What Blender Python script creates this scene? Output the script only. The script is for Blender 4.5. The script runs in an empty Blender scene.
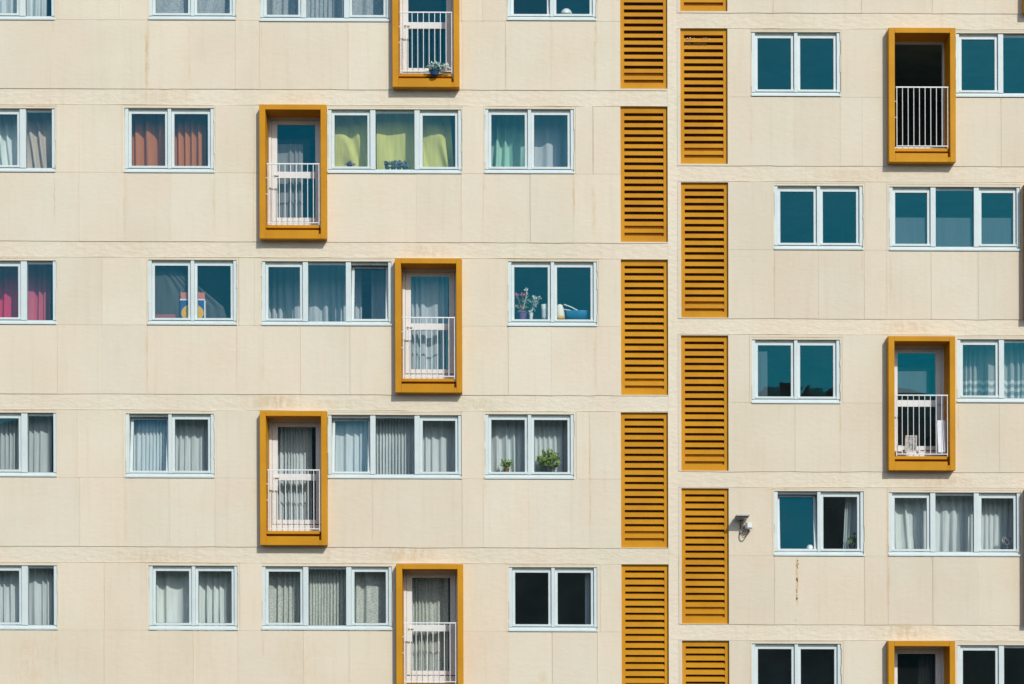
import bpy, math, random
from mathutils import Vector, Matrix
R = random.Random(7)
sc = bpy.context.scene
COL = sc.collection

# ------------------------------------------------------------------ frame of reference
S = 55.0            # facade units per metre
DIST = 34.0         # camera to facade
Z0 = 8.0            # height of the lowest visible line of the facade
CX, CY = 530.0, 672.0   # foot of the camera's perpendicular on the facade

def W(u, v, d):
    """facade coordinates (u right, v down, d metres into the building) -> world; the old building is a hair out of square"""
    pu = u + .003 * (v - 342); pv = v + .0035 * (u - 512)
    return Vector(((pu - 512) / S, d, Z0 + (684 - pv) / S))

def UV(mx, my, d=0.0):
    mx = CX + (mx - CX) * (DIST + d) / DIST
    my = CY + (my - CY) * (DIST + d) / DIST
    return mx - .003 * (my - 342), my - .0035 * (mx - 512)

# ------------------------------------------------------------------ materials
def srgb(r, g, b):
    f = lambda c: (c / 255 / 12.92) if c / 255 <= .04045 else ((c / 255 + .055) / 1.055) ** 2.4
    return (f(r), f(g), f(b), 1)

class NT:
    def __init__(s, name):
        s.m = bpy.data.materials.new(name); s.m.use_nodes = True
        s.t = s.m.node_tree; s.n = s.t.nodes; s.l = s.t.links
        s.bsdf = s.n['Principled BSDF']; s.out = s.n['Material Output']
    def node(s, typ, **kw):
        n = s.n.new(typ)
        for k, v in kw.items(): setattr(n, k, v)
        return n
    def link(s, a, b): s.l.new(a, b)
    def math(s, op, a, b=None, c=None, clamp=False):
        n = s.n.new('ShaderNodeMath'); n.operation = op; n.use_clamp = clamp
        for i, x in enumerate((a, b, c)):
            if x is None: continue
            if isinstance(x, (int, float)): n.inputs[i].default_value = x
            else: s.l.new(x, n.inputs[i])
        return n.outputs[0]
    def mix(s, f, a, b, typ='MIX'):
        n = s.n.new('ShaderNodeMix'); n.data_type = 'RGBA'; n.blend_type = typ
        for sock, x in ((n.inputs[0], f), (n.inputs[6], a), (n.inputs[7], b)):
            if isinstance(x, (int, float)): sock.default_value = x
            elif isinstance(x, tuple): sock.default_value = x
            else: s.l.new(x, sock)
        return n.outputs[2]
    def noise(s, vec, scale, detail=3, rough=.55):
        n = s.n.new('ShaderNodeTexNoise'); n.inputs['Scale'].default_value = scale
        n.inputs['Detail'].default_value = detail; n.inputs['Roughness'].default_value = rough
        if vec is not None: s.l.new(vec, n.inputs['Vector'])
        return n.outputs['Fac']
    def mapping(s, vec, scale=(1, 1, 1), loc=(0, 0, 0)):
        n = s.n.new('ShaderNodeMapping'); n.inputs['Scale'].default_value = scale; n.inputs['Location'].default_value = loc
        s.l.new(vec, n.inputs['Vector']); return n.outputs[0]
    def ramp(s, f, lo, hi, a=0., b=1.):
        n = s.n.new('ShaderNodeMapRange'); n.interpolation_type = 'SMOOTHSTEP'
        for i, x in zip((1, 2, 3, 4), (lo, hi, a, b)): n.inputs[i].default_value = x
        s.l.new(f, n.inputs[0]); return n.outputs[0]
    def pos(s): return s.n.new('ShaderNodeNewGeometry').outputs['Position']
    def objc(s): return s.n.new('ShaderNodeTexCoord').outputs['Object']
    def bump(s, h, strength, dist):
        n = s.n.new('ShaderNodeBump'); n.inputs['Strength'].default_value = strength; n.inputs['Distance'].default_value = dist
        s.l.new(h, n.inputs['Height']); s.l.new(n.outputs[0], s.bsdf.inputs['Normal'])

def plain(name, col, rough=.5, var=.08, scale=8, metallic=0, bump=0, spec=.4):
    t = NT(name); p = t.pos()
    n = t.noise(p, scale, 4)
    dark = tuple(c * (1 - var) for c in col[:3]) + (1,); lite = tuple(min(1, c * (1 + var)) for c in col[:3]) + (1,)
    t.link(t.mix(t.ramp(n, .3, .7), dark, lite), t.bsdf.inputs['Base Color'])
    t.bsdf.inputs['Roughness'].default_value = rough; t.bsdf.inputs['Metallic'].default_value = metallic
    t.bsdf.inputs['Specular IOR Level'].default_value = spec
    if bump: t.bump(t.noise(p, scale * 6, 3), bump, .004)
    return t.m

# windows: key -> (left, top, right, bottom, type, tilted sashes)
WIN = {
 'A1': (-26, -43.5, 54.5, 20.6, 'side', ()), 'A2': (148.7, -43.8, 235.6, 20.6, 'double', ()), 'A3': (260, -42, 389.6, 22.4, 'triple', ()),
 'A4': (507.3, -43, 596, 21.3, 'double', (0,)),
 'B1': (-26, 108, 55, 172.6, 'side', ()), 'B2': (124.7, 107.6, 213.8, 173.4, 'double', ()), 'B3': (328, 109, 461.5, 174.3, 'triple', ()),
 'B4': (485, 108.6, 574, 174.3, 'double', ()),
 'C1': (-26, 260.2, 56, 325, 'side', ()), 'C2': (148, 259.6, 236.6, 325.6, 'double', ()), 'C3': (261.7, 261, 391.6, 326.4, 'triple', (2,)),
 'C4': (508, 261.2, 597, 327, 'double', ()),
 'D1': (-26, 412.4, 56.5, 477.3, 'side', ()), 'D2': (125.6, 413.4, 214, 478.4, 'double', (0,)), 'D3': (328, 414.6, 461.6, 479.4, 'triple', (0,)),
 'D4': (485, 414, 574, 479.7, 'double', ()),
 'E1': (-26, 565, 57, 630.2, 'side', ()), 'E2': (149, 565.4, 237.6, 630.8, 'double', ()), 'E3': (262, 566, 392, 630.8, 'triple', ()),
 'E4': (508.8, 567, 597.4, 632.2, 'double', ()),
 'R11': (751.7, 31.8, 840.3, 97, 'double', ()), 'R13': (956, 33, 1090, 98, 'triple', ()),
 'R21': (774.4, 185.4, 863, 250.5, 'double', ()), 'R22': (889.5, 186.5, 1020.3, 251.6, 'triple', ()),
 'R31': (752, 339.4, 840, 404.2, 'double', ()), 'R33': (957.3, 339, 1090, 403.4, 'triple', ()),
 'R41': (774.4, 491, 864, 556.6, 'double', (0,)), 'R42': (889, 492.2, 1020.6, 557, 'triple', ()),
 'R51': (752, 643.5, 841.2, 709, 'double', ()), 'R53': (957.3, 645, 1090, 709, 'triple', ()),
}

# (x, top, bottom, half width, strength) of rust and dirt runs on the facade
RUST = [(146.3, 24, 92, 2.2, .8), (189.5, 22, 86, 2.5, .28), (594.5, 30, 90, 1.8, .5), (593, 104, 172, 1.6, .3), (594, 180, 240, 3, .42),
        (594.5, 330, 394, 2.2, .35), (590, 410, 540, 1.8, .4), (124.5, 176, 240, 3, .25), (126, 480, 545, 3, .2), (888.5, 480, 622, 4, .42),
        (797, 554, 608, 2.0, .95), (506, 40, 88, 2, .3), (146.5, 330, 392, 1.6, .35), (862, 0, 12, 2, .3), (543, 670, 684, 6, .35),
        (146, 88, 104, 3, .35), (773, 0, 20, 2, .25), (213, 415, 470, 1.4, .25), (327, 548, 562, 5, .5), (256, 395, 410, 6, .35), (405, 546, 562, 46, .75),
        (275, 394, 410, 40, .75), (905, 623, 640, 44, .65), (428, 244, 258, 36, .5), (905, 320, 335, 36, .45), (300, 92, 104, 30, .3), (170, 88, 104, 40, .25), (330, 398, 411, 40, .4), (480, 398, 411, 40, .3), (150, 549, 563, 60, .35), (850, 168, 182, 60, .3), (940, 475, 488, 60, .45), (520, 470, 545, 8, .06),
        (30, 632, 690, 26, .3), (300, 632, 690, 40, .22), (470, 560, 690, 60, .10), (190, 632, 690, 40, .12)]

def auto_stains():
    q = random.Random(21); out = []
    for k, (l, t, r, b, ty, ti) in WIN.items():
        if b < 30: t = -99
        for s_ in range(1):
            c = q.uniform(l + 5, r - 5); out.append((c, t - 2.6, t - .9, q.uniform(12, 40), q.uniform(.35, .8)))
        for e in (l + .5, r - .5):
            if q.random() < .6: out.append((e + q.uniform(-1, 1), b + 1, b + q.uniform(14, 60), q.uniform(1.0, 2.2), q.uniform(.2, .5)))
    return out

def make_plaster(name, base, rough_amount):
    t = NT(name); p = t.pos()
    sep = t.node('ShaderNodeSeparateXYZ'); t.link(p, sep.inputs[0])
    x, z = sep.outputs[0], sep.outputs[2]
    at = t.node('ShaderNodeAttribute', attribute_name='tone', attribute_type='GEOMETRY')
    tone = at.outputs['Fac']
    c = t.mix(tone, tuple(k * .90 for k in base[:3]) + (1,), tuple(min(1, k * 1.06) for k in base[:3]) + (1,))
    # warm / cool drift between panels
    at2 = t.node('ShaderNodeAttribute', attribute_name='warm', attribute_type='GEOMETRY')
    c = t.mix(at2.outputs['Fac'], t.mix(1., c, (.985, 1.0, 1.0, 1), 'MULTIPLY'), t.mix(1., c, (1.0, .965, .935, 1), 'MULTIPLY'))
    # broad blotches
    big = t.noise(p, .55, 4, .6)
    c = t.mix(t.ramp(big, .35, .7), c, t.mix(1., c, (.955, .945, .925, 1), 'MULTIPLY'))
    # trowel / roller marks: fine vertical run-off and cloudy patches
    st = t.noise(t.mapping(p, (9, 9, .55)), 1.0, 4, .65)
    c = t.mix(t.math('MULTIPLY', t.ramp(st, .48, .75), .55), c, t.mix(1., c, (.93, .905, .86, 1), 'MULTIPLY'))
    st2 = t.noise(t.mapping(p, (30, 30, 1.3)), 1.0, 3, .6)
    c = t.mix(t.math('MULTIPLY', t.ramp(st2, .5, .8), .4), c, t.mix(1., c, (.94, .93, .91, 1), 'MULTIPLY'))
    hz = t.noise(t.mapping(p, (.8, .8, 26)), 1.0, 3, .6)
    c = t.mix(t.math('MULTIPLY', t.ramp(hz, .5, .75), .3), c, t.mix(1., c, (.955, .95, .935, 1), 'MULTIPLY'))
    sp = t.noise(p, 42, 2, .7)
    c = t.mix(t.ramp(sp, .68, .8), c, t.mix(1., c, (.90, .88, .84, 1), 'MULTIPLY'))
    # rust runs, each with its own place on the wall
    total = None
    wob = t.math('MULTIPLY', t.math('SUBTRACT', t.noise(t.mapping(p, (.5, .5, 5)), 1.0, 3), .5), .05)
    patch = t.ramp(t.noise(t.mapping(p, (11, 11, 3.5)), 1.0, 5, .7), .34, .62)
    for mx, a, b, w, s in ([r for r in RUST if r[2] - r[1] < 22] if rough_amount > 1 else [r for r in RUST if r[2] - r[1] >= 12] + auto_stains()):
        u, v = UV(mx, (a + b) / 2); q = W(u, v, 0)
        h = (b - a) / S / 2
        dx = t.math('ABSOLUTE', t.math('ADD', t.math('SUBTRACT', x, q.x), wob))
        dz = t.math('ABSOLUTE', t.math('SUBTRACT', z, q.z))
        m = t.math('MULTIPLY', t.ramp(dx, 0, w / S, s, 0), t.ramp(dz, h * .45, h * 1.1, 1, 0))
        total = m if total is None else t.math('MAXIMUM', total, m)
    rust = t.math('MULTIPLY', total, patch)
    c = t.mix(rust, c, t.mix(1., c, (.80, .68, .53, 1) if rough_amount > 1 else (.84, .62, .38, 1), 'MULTIPLY'))
    hue = t.noise(p, .9, 3, .5)
    c = t.mix(t.ramp(hue, .35, .65), t.mix(1., c, (.985, 1., .99, 1), 'MULTIPLY'), t.mix(1., c, (1., .975, .96, 1), 'MULTIPLY'))
    t.link(c, t.bsdf.inputs['Base Color'])
    t.bsdf.inputs['Roughness'].default_value = .88; t.bsdf.inputs['Specular IOR Level'].default_value = .2
    h = t.math('ADD', t.math('MULTIPLY', t.noise(t.mapping(p, (7, 7, 13)), 1.0, 4, .55), rough_amount * 1.3), t.math('MULTIPLY', t.noise(p, 60, 3, .6), .2))
    t.bump(h, .55, .012)
    return t.m

WALLC = (.738, .674, .543, 1)
M = {}
M['plaster'] = make_plaster('painted plaster', WALLC, .5)
M['rough'] = make_plaster('rough painted render', WALLC, 1.6)

def make_mustard():
    t = NT('mustard paint'); p = t.pos()
    n = t.noise(p, 1.4, 5, .6)
    c = t.mix(t.ramp(n, .35, .68), (.61, .285, .012, 1), (.53, .238, .010, 1))
    ob = t.node('ShaderNodeObjectInfo')
    c = t.mix(ob.outputs['Random'], c, t.mix(1., c, (.94, .92, .88, 1), 'MULTIPLY'))
    st = t.noise(t.mapping(p, (22, 22, 2.0)), 1.0, 4, .65)
    c = t.mix(t.math('MULTIPLY', t.ramp(st, .52, .75), .45), c, (.46, .22, .035, 1))
    du = t.noise(p, 26, 3, .7)
    c = t.mix(t.math('MULTIPLY', t.ramp(du, .62, .8), .4), c, (.62, .40, .15, 1))
    t.link(c, t.bsdf.inputs['Base Color'])
    t.bsdf.inputs['Roughness'].default_value = .6; t.bsdf.inputs['Specular IOR Level'].default_value = .16
    t.bump(t.noise(p, 40, 3), .15, .004)
    return t.m
M['mustard'] = make_mustard()

def make_pvc(name, col):
    t = NT(name); p = t.pos()
    n = t.noise(p, 3.0, 5, .65)
    c = t.mix(t.ramp(n, .4, .75), col, tuple(k * .92 for k in col[:3]) + (1,))
    st = t.noise(t.mapping(p, (34, 34, 3)), 1.0, 3, .6)
    c = t.mix(t.math('MULTIPLY', t.ramp(st, .58, .8), .35), c, (.50, .50, .45, 1))
    t.link(c, t.bsdf.inputs['Base Color'])
    t.bsdf.inputs['Roughness'].default_value = .38; t.bsdf.inputs['Specular IOR Level'].default_value = .35
    return t.m
M['pvc'] = make_pvc('white window plastic', (.63, .715, .705, 1))
M['door'] = make_pvc('white door plastic', (.74, .76, .75, 1))
M['rail'] = plain('white railing paint', (.78, .80, .79, 1), .4, .05, 12)
M['gasket'] = plain('grey gasket', (.10, .11, .115, 1), .7, .1)
M['louvre_back'] = plain('bounce tinted louvre back', (.20, .095, .014, 1), .9, .2)  # sheet behind the slats; its brown stands for mustard bounce in the shaded slots
M['room'] = plain('room walls', (.21, .26, .25, 1), .9, .15, 1.5)
M['grime'] = plain('rust flakes', (.16, .10, .045, 1), .9, .4, 40)

def make_glass():
    t = NT('window glass'); t.n.remove(t.bsdf)
    p = t.pos()
    tr = t.node('ShaderNodeBsdfTransparent'); tr.inputs[0].default_value = (.97, .985, .98, 1)
    gl = t.node('ShaderNodeBsdfGlossy'); gl.inputs['Roughness'].default_value = .012
    gl.inputs['Color'].default_value = (.0, .53, .69, 1)
    b = t.node('ShaderNodeBump'); b.inputs['Strength'].default_value = .05; b.inputs['Distance'].default_value = .01
    t.link(t.noise(p, 1.6, 2), b.inputs['Height']); t.link(b.outputs[0], gl.inputs['Normal'])
    lw = t.node('ShaderNodeLayerWeight'); lw.inputs['Blend'].default_value = .5     # «facing» reads the same from both sides
    f = t.math('MULTIPLY_ADD', t.math('POWER', lw.outputs['Facing'], 4.0), .7, GLASS_REFL, clamp=True)
    mx = t.node('ShaderNodeMixShader'); t.link(f, mx.inputs[0]); t.link(tr.outputs[0], mx.inputs[1]); t.link(gl.outputs[0], mx.inputs[2])
    dust_haze = t.node('ShaderNodeBsdfDiffuse'); dust_haze.inputs[0].default_value = (.62, .70, .66, 1)  # thin dust, also put in to lift dark panes and mottle the reflection
    m2 = t.node('ShaderNodeMixShader'); t.link(t.math('MULTIPLY_ADD', t.noise(p, 1.7, 4, .6), .020, .003), m2.inputs[0])
    t.link(mx.outputs[0], m2.inputs[1]); t.link(dust_haze.outputs[0], m2.inputs[2])
    t.link(m2.outputs[0], t.out.inputs['Surface'])
    return t.m
GLASS_REFL = .112
M['glass'] = make_glass()

def make_cloth(name, col, sheer=0.0, lace=0.0, transl=.22, border=None):
    t = NT(name); t.n.remove(t.bsdf)
    p = t.pos()
    c2 = tuple(k * .86 for k in col[:3]) + (1,)
    col_s = t.mix(t.ramp(t.noise(t.mapping(p, (16, 16, 1.2)), 1.0, 3), .35, .7), col, c2)
    if lace:
        pat = t.math('MULTIPLY', t.ramp(t.noise(p, 38, 2, .6), .42, .62), .75)
        col_s = t.mix(t.math('MULTIPLY', pat, lace), col_s, tuple(k * .45 for k in col[:3]) + (1,))
    if border is not None:      # scalloped openwork rows above the hem
        sep = t.node('ShaderNodeSeparateXYZ'); t.link(p, sep.inputs[0])
        zz = t.math('ADD', sep.outputs[2], t.math('MULTIPLY', t.math('SINE', t.math('MULTIPLY', sep.outputs[0], 40.0)), .012))
        rows_ = t.math('MULTIPLY_ADD', t.math('SINE', t.math('MULTIPLY', zz, 46.0)), .5, .5)
        m_ = t.math('MULTIPLY', t.ramp(rows_, .3, .8), t.ramp(sep.outputs[2], border - .05, border, .85, 0))
        col_s = t.mix(m_, tuple(k * .62 for k in col[:3]) + (1,), (.84, .87, .86, 1))
    d = t.node('ShaderNodeBsdfDiffuse'); t.link(col_s, d.inputs[0])
    tl = t.node('ShaderNodeBsdfTranslucent'); t.link(col_s, tl.inputs[0])
    m1 = t.node('ShaderNodeMixShader'); m1.inputs[0].default_value = transl
    t.link(d.outputs[0], m1.inputs[1]); t.link(tl.outputs[0], m1.inputs[2])
    outp = m1.outputs[0]
    if sheer:
        tr = t.node('ShaderNodeBsdfTransparent')
        m2 = t.node('ShaderNodeMixShader')
        if lace:
            t.link(t.math('MULTIPLY', t.math('MULTIPLY_ADD', pat, .6, .4), sheer * 1.4, clamp=True), m2.inputs[0])
        else: m2.inputs[0].default_value = sheer
        t.link(outp, m2.inputs[1]); t.link(tr.outputs[0], m2.inputs[2]); outp = m2.outputs[0]
    t.link(outp, t.out.inputs['Surface'])
    return t.m

# ------------------------------------------------------------------ mesh helpers
class MB:
    """collects polygons in facade coordinates"""
    def __init__(s): s.v = []; s.f = []; s.mi = []; s.mats = []; s.attr = {}; s.smooth = False; s.cur = 0
    def mat(s, m):
        if m not in s.mats: s.mats.append(m)
        s.cur = s.mats.index(m); return s
    def face(s, pts, world=False):
        i = len(s.v)
        s.v += [Vector(p) if world else W(*p) for p in pts]
        s.f.append(tuple(range(i, i + len(pts)))); s.mi.append(s.cur)
    def box(s, u0, v0, u1, v1, d0, d1, tf=None):
        P = [(u0, v0, d0), (u1, v0, d0), (u1, v1, d0), (u0, v1, d0), (u0, v0, d1), (u1, v0, d1), (u1, v1, d1), (u0, v1, d1)]
        s.hexa(P, tf)
    def hexa(s, P, tf=None):
        if tf: P = [tf(*p) for p in P]
        i = len(s.v); s.v += [W(*p) for p in P]
        for q in ((0, 3, 2, 1), (4, 5, 6, 7), (0, 1, 5, 4), (1, 2, 6, 5), (2, 3, 7, 6), (3, 0, 4, 7)):
            s.f.append(tuple(i + k for k in q)); s.mi.append(s.cur)
    def wbox(s, c, h, rot=None):
        i = len(s.v)
        for dz in (-1, 1):
            for dx, dy in ((-1, -1), (1, -1), (1, 1), (-1, 1)):
                p = Vector((dx * h[0], dy * h[1], dz * h[2]))
                if rot: p = rot @ p
                s.v.append(p + Vector(c))
        for q in ((0, 3, 2, 1), (4, 5, 6, 7), (0, 1, 5, 4), (1, 2, 6, 5), (2, 3, 7, 6), (3, 0, 4, 7)):
            s.f.append(tuple(i + k for k in q)); s.mi.append(s.cur)
    def tube(s, pts, r, n=8, r2=None):
        pts = [Vector(p) for p in pts]; i = len(s.v); rr = r
        for k, p in enumerate(pts):
            a = pts[min(k + 1, len(pts) - 1)] - pts[max(k - 1, 0)]
            q = a.to_track_quat('Z', 'Y')
            rk = r if r2 is None else r + (r2 - r) * k / (len(pts) - 1)
            for j in range(n):
                s.v.append(p + q @ Vector((rk * math.cos(2 * math.pi * j / n), rk * math.sin(2 * math.pi * j / n), 0)))
        for k in range(len(pts) - 1):
            for j in range(n):
                a = i + k * n + j; b = i + k * n + (j + 1) % n
                s.f.append((a, b, b + n, a + n)); s.mi.append(s.cur)
        s.f.append(tuple(i + j for j in reversed(range(n)))); s.mi.append(s.cur)
        e = i + (len(pts) - 1) * n
        s.f.append(tuple(e + j for j in range(n))); s.mi.append(s.cur)
    def lathe(s, c, prof, n=16):
        i = len(s.v); c = Vector(c)
        for r, z in prof:
            for j in range(n): s.v.append(c + Vector((r * math.cos(2 * math.pi * j / n), r * math.sin(2 * math.pi * j / n), z)))
        for k in range(len(prof) - 1):
            for j in range(n):
                a = i + k * n + j; b = i + k * n + (j + 1) % n
                s.f.append((a, b, b + n, a + n)); s.mi.append(s.cur)
        s.f.append(tuple(i + j for j in reversed(range(n)))); s.mi.append(s.cur)
        e = i + (len(prof) - 1) * n
        s.f.append(tuple(e + j for j in range(n))); s.mi.append(s.cur)
    def leaf(s, p, size, rng, up=.3):
        d = Vector((rng.uniform(-1, 1), rng.uniform(-1, 1), rng.uniform(-.4, 1) + up)).normalized()
        w = d.cross(Vector((rng.uniform(-1, 1), rng.uniform(-1, 1), rng.uniform(-1, 1)))).normalized()
        L = size * rng.uniform(.7, 1.3); p = Vector(p)
        s.face([p, p + d * L * .5 + w * L * .3, p + d * L, p + d * L * .5 - w * L * .3], True)
    def build(s, name, m=None, parent=None, bevel=0, center=True, smooth=False):
        me = bpy.data.meshes.new(name)
        if center and s.v:
            lo = Vector((min(p.x for p in s.v), min(p.y for p in s.v), min(p.z for p in s.v)))
            hi = Vector((max(p.x for p in s.v), max(p.y for p in s.v), max(p.z for p in s.v)))
            c = Vector(((lo.x + hi.x) / 2, (lo.y + hi.y) / 2, lo.z))
        else: c = Vector((0, 0, 0))
        me.from_pydata([p - c for p in s.v], [], s.f)
        for k in (s.mats or [m]): me.materials.append(k)
        if s.mats: me.polygons.foreach_set('material_index', s.mi)
        for k, vals in s.attr.items():
            a = me.attributes.new(k, 'FLOAT', 'FACE'); a.data.foreach_set('value', vals)
        if smooth: me.polygons.foreach_set('use_smooth', [True] * len(me.polygons))
        me.update()
        o = bpy.data.objects.new(name, me); COL.objects.link(o)
        o.location = c
        if parent:
            o.parent = parent; o.location = c - wloc(parent)
        if bevel:
            b = o.modifiers.new('edge', 'BEVEL'); b.width = bevel; b.segments = 2; b.limit_method = 'ANGLE'; b.angle_limit = math.radians(40)
        return o

def wloc(o):
    p = Vector(o.location)
    while o.parent: o = o.parent; p = p + Vector(o.location)
    return p

def tag(o, label, cat, group=None):
    o['label'] = label; o['category'] = cat
    if group: o['group'] = group
    return o

def empty(name, loc, label, cat, group=None):
    o = bpy.data.objects.new(name, None); COL.objects.link(o); o.location = loc
    o.empty_display_size = .2
    return tag(o, label, cat, group)

# ------------------------------------------------------------------ what is where on the facade
# balcony surrounds, front face: key -> (left, top)
BAL = {'A': (392.2, -47.4), 'B': (259.3, 104.3), 'C': (395, 258.2), 'D': (259.8, 410.8), 'E': (396.2, 563.9),
       'R1': (888.9, 27.6), 'R3': (888.6, 336), 'R5': (888.6, 641), 'S1': (1024.5, -123), 'S2': (1025.6, 183), 'S4': (1026.5, 488.5)}
BW, BH = 66.9, 134.3
# louvres: (left, top)
LOU = [(620, -45.8), (620.4, 107.2), (620.8, 260), (620.8, 412.6), (621.4, 564.6),
       (679.8, -123.2), (680.2, 29.2), (680.9, 182.8), (681, 335.7), (681.4, 488.4), (682, 640.6)]
LW, LH = 47.2, 135.4
FD = .17     # how far the surrounds stand proud
LD = .05    # how far the louvres sit back

building = empty('apartment_building', (0, 0, 0), 'cream apartment block with white windows, mustard louvres and mustard balcony surrounds', 'building')

# ------------------------------------------------------------------ the facade skin: a relief on a rectilinear grid
LB = [(90 + 152.6 * k, 105.8 + 152.6 * k) for k in range(-2, 5)]       # floor bands, left part
RB = [(12 + 152.9 * k, 27.5 + 152.9 * k) for k in range(-1, 5)]
ULIM, VLIM = (-420, 1440), (-240, 1124)
PIL = (668.3, 678.0)
LEFT_PIER = {0: [57, 120, 147.5, 236.5, 462, 483, 506, 597.5], 1: [56, 79.5, 122.5, 216, 254.5, 461.8, 484, 576, 593], 2: [57, 102.3, 147, 238.8, 255, 462, 505.5, 599],
             3: [58.5, 78, 123.5, 216, 372.5, 462, 483.5, 576, 590], 4: [58.5, 104, 147, 239.5, 462, 506.5, 600]}
LEFT_SPAN = {0: [101.5, 147.5, 189.3, 236, 259.5, 348.5, 462, 506, 551, 595.7], 1: [79.3, 124, 170, 214.5, 254, 417, 462, 483.7, 530, 573.7],
             2: [57.3, 102.5, 147.4, 236.5, 301, 349.8, 508, 552, 596.5], 3: [79.5, 125.3, 169, 215, 372.3, 462, 483.7, 529, 572.2, 590],
             4: [57.3, 104, 193.7, 238, 304, 349, 462, 508.5, 552, 598]}
RIGHT_PIER = {0: [750, 842, 886.5], 1: [772, 864.8, 886.8], 2: [749.8, 842, 887], 3: [772, 866, 887], 4: [750, 843, 886]}
RIGHT_SPAN = {-1: [773, 861.7, 932], 0: [795.3, 840.5, 862.5, 931.5, 1001], 1: [774, 818.3, 864, 886.5, 931.5, 978], 2: [795.4, 840.5, 887, 959, 1000],
              3: [774.2, 818.8, 865, 888, 932.7, 978], 4: [795, 841]}

class Rect:
    __slots__ = ('u0', 'v0', 'u1', 'v1', 'd', 'tag')
    def __init__(s, u0, v0, u1, v1, d=0, tag=None): s.u0, s.v0, s.u1, s.v1, s.d, s.tag = u0, v0, u1, v1, d, tag
    def has(s, u, v): return s.u0 < u < s.u1 and s.v0 < v < s.v1

holes, grooves, bands = [], [], []
def win_rect(k):
    l, t, r, b, ty, ti = WIN[k]
    u0, v0 = UV(l, t); u1, v1 = UV(r, b)
    dv = ((t + b) / 2 - 342) * 0
    return u0, v0, u1, v1
def bal_rect(k):
    l, t = BAL[k]
    u0, v0 = UV(l, t, -FD); u1, v1 = UV(l + BW, t + BH, -FD)
    # keep it square: same corner skew for both
    cu, cv = UV(l + BW / 2, t + BH / 2, -FD); w = BW * (DIST - FD) / DIST; h = BH * (DIST - FD) / DIST
    return cu - w / 2, cv - h / 2, cu + w / 2, cv + h / 2
def lou_rect(i):
    l, t = LOU[i]
    cu, cv = UV(l + LW / 2, t + LH / 2, LD)
    return cu - LW / 2, cv - LH / 2, cu + LW / 2, cv + LH / 2
for k in WIN: holes.append(Rect(*win_rect(k), .10))
for k in BAL:
    a = bal_rect(k); holes.append(Rect(a[0] + 1, a[1] + 1, a[2] - 1, a[3] - 1, .12))
for i in range(len(LOU)): holes.append(Rect(*lou_rect(i), .10))

for i, (a, b) in enumerate(LB): bands.append(Rect(ULIM[0], a, PIL[0], b, .011, ('L', i)))
for i, (a, b) in enumerate(RB): bands.append(Rect(PIL[1], a, ULIM[1], b, .010, ('R', i)))
bands.append(Rect(PIL[0], VLIM[0], PIL[1], VLIM[1], .007, ('P', 0)))

def joint_v(mx, v0, v1):
    u, _ = UV(mx, (v0 + v1) / 2)
    w = R.choice((.22, .28, .36))
    d = R.choice((.006, .008, .011, -.005, -.007, -.006)) if u < 668 else R.choice((.0045, .006, .007, -.004, -.006, .004))
    grooves.append(Rect(u - w, v0 + .2, u + w, v1 - .2, d))
levels = {}
for k in range(0, 5):
    bt = LB[k + 1][1]; nb = LB[k + 2][0]; sill = nb - 68.7     # pier storey between band bottom and sill, spandrel to the next band
    k2 = k
    for side, B_, pier, span in (('L', None, LEFT_PIER, LEFT_SPAN),):
        pass
def rows(B_, pier, span, off, ulo, uhi, side):
    for i in range(len(B_)):
        bt = B_[i][1]; nb = B_[i + 1][0] if i + 1 < len(B_) else bt + 137
        sill = nb - 68.8; key = i - off
        levels[(side, i)] = (bt, sill, nb)
        for mx in pier.get(key, []): joint_v(mx, bt, sill)
        for mx in span.get(key, []): joint_v(mx, sill, nb)
        grooves.append(Rect(ulo, sill - .18, uhi, sill + .18, .004))
        grooves.append(Rect(ulo, bt + .02, uhi, bt + .40, .012))
rows(LB, LEFT_PIER, LEFT_SPAN, 1, ULIM[0], PIL[0], 'L')
rows(RB, RIGHT_PIER, RIGHT_SPAN, 1, PIL[1], ULIM[1], 'R')
# rotten sealant beside window frames: short deep gaps
for k in WIN:
    u0, v0, u1, v1 = win_rect(k)
    for (ua, ub) in ((u0 - .5, u0), (u1, u1 + .5)):
        v = v0 + R.uniform(-1, 10)
        while v < v1 - 4:
            L = R.uniform(6, 26)
            if R.random() < .62: grooves.append(Rect(ua, v, ub, min(v + L, v1 - 2), .03, 'gap'))
            v += L + R.uniform(3, 18)
    # the thin trim over the head
    grooves.append(Rect(u0 - 1.2, v0 - 2.3, u1 + 1.0, v0 - 1.9, .005))

us = {ULIM[0], ULIM[1]}; vs = {VLIM[0], VLIM[1]}
for r in holes + grooves + bands:
    us |= {r.u0, r.u1}; vs |= {r.v0, r.v1}
us = sorted(u for u in us if ULIM[0] <= u <= ULIM[1]); vs = sorted(v for v in vs if VLIM[0] <= v <= VLIM[1])
def thin(a):
    o = [a[0]]
    for x in a[1:]:
        if x - o[-1] > 1e-4: o.append(x)
    return o
us, vs = thin(us), thin(vs)
nu, nv = len(us) - 1, len(vs) - 1
import bisect
cell = {}
def paint(r, val):
    i0 = bisect.bisect_left(us, r.u0 - 1e-4); i1 = bisect.bisect_left(us, r.u1 - 1e-4)
    j0 = bisect.bisect_left(vs, r.v0 - 1e-4); j1 = bisect.bisect_left(vs, r.v1 - 1e-4)
    for i in range(max(i0, 0), min(i1, nu)):
        for j in range(max(j0, 0), min(j1, nv)): cell[(i, j)] = val
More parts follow.
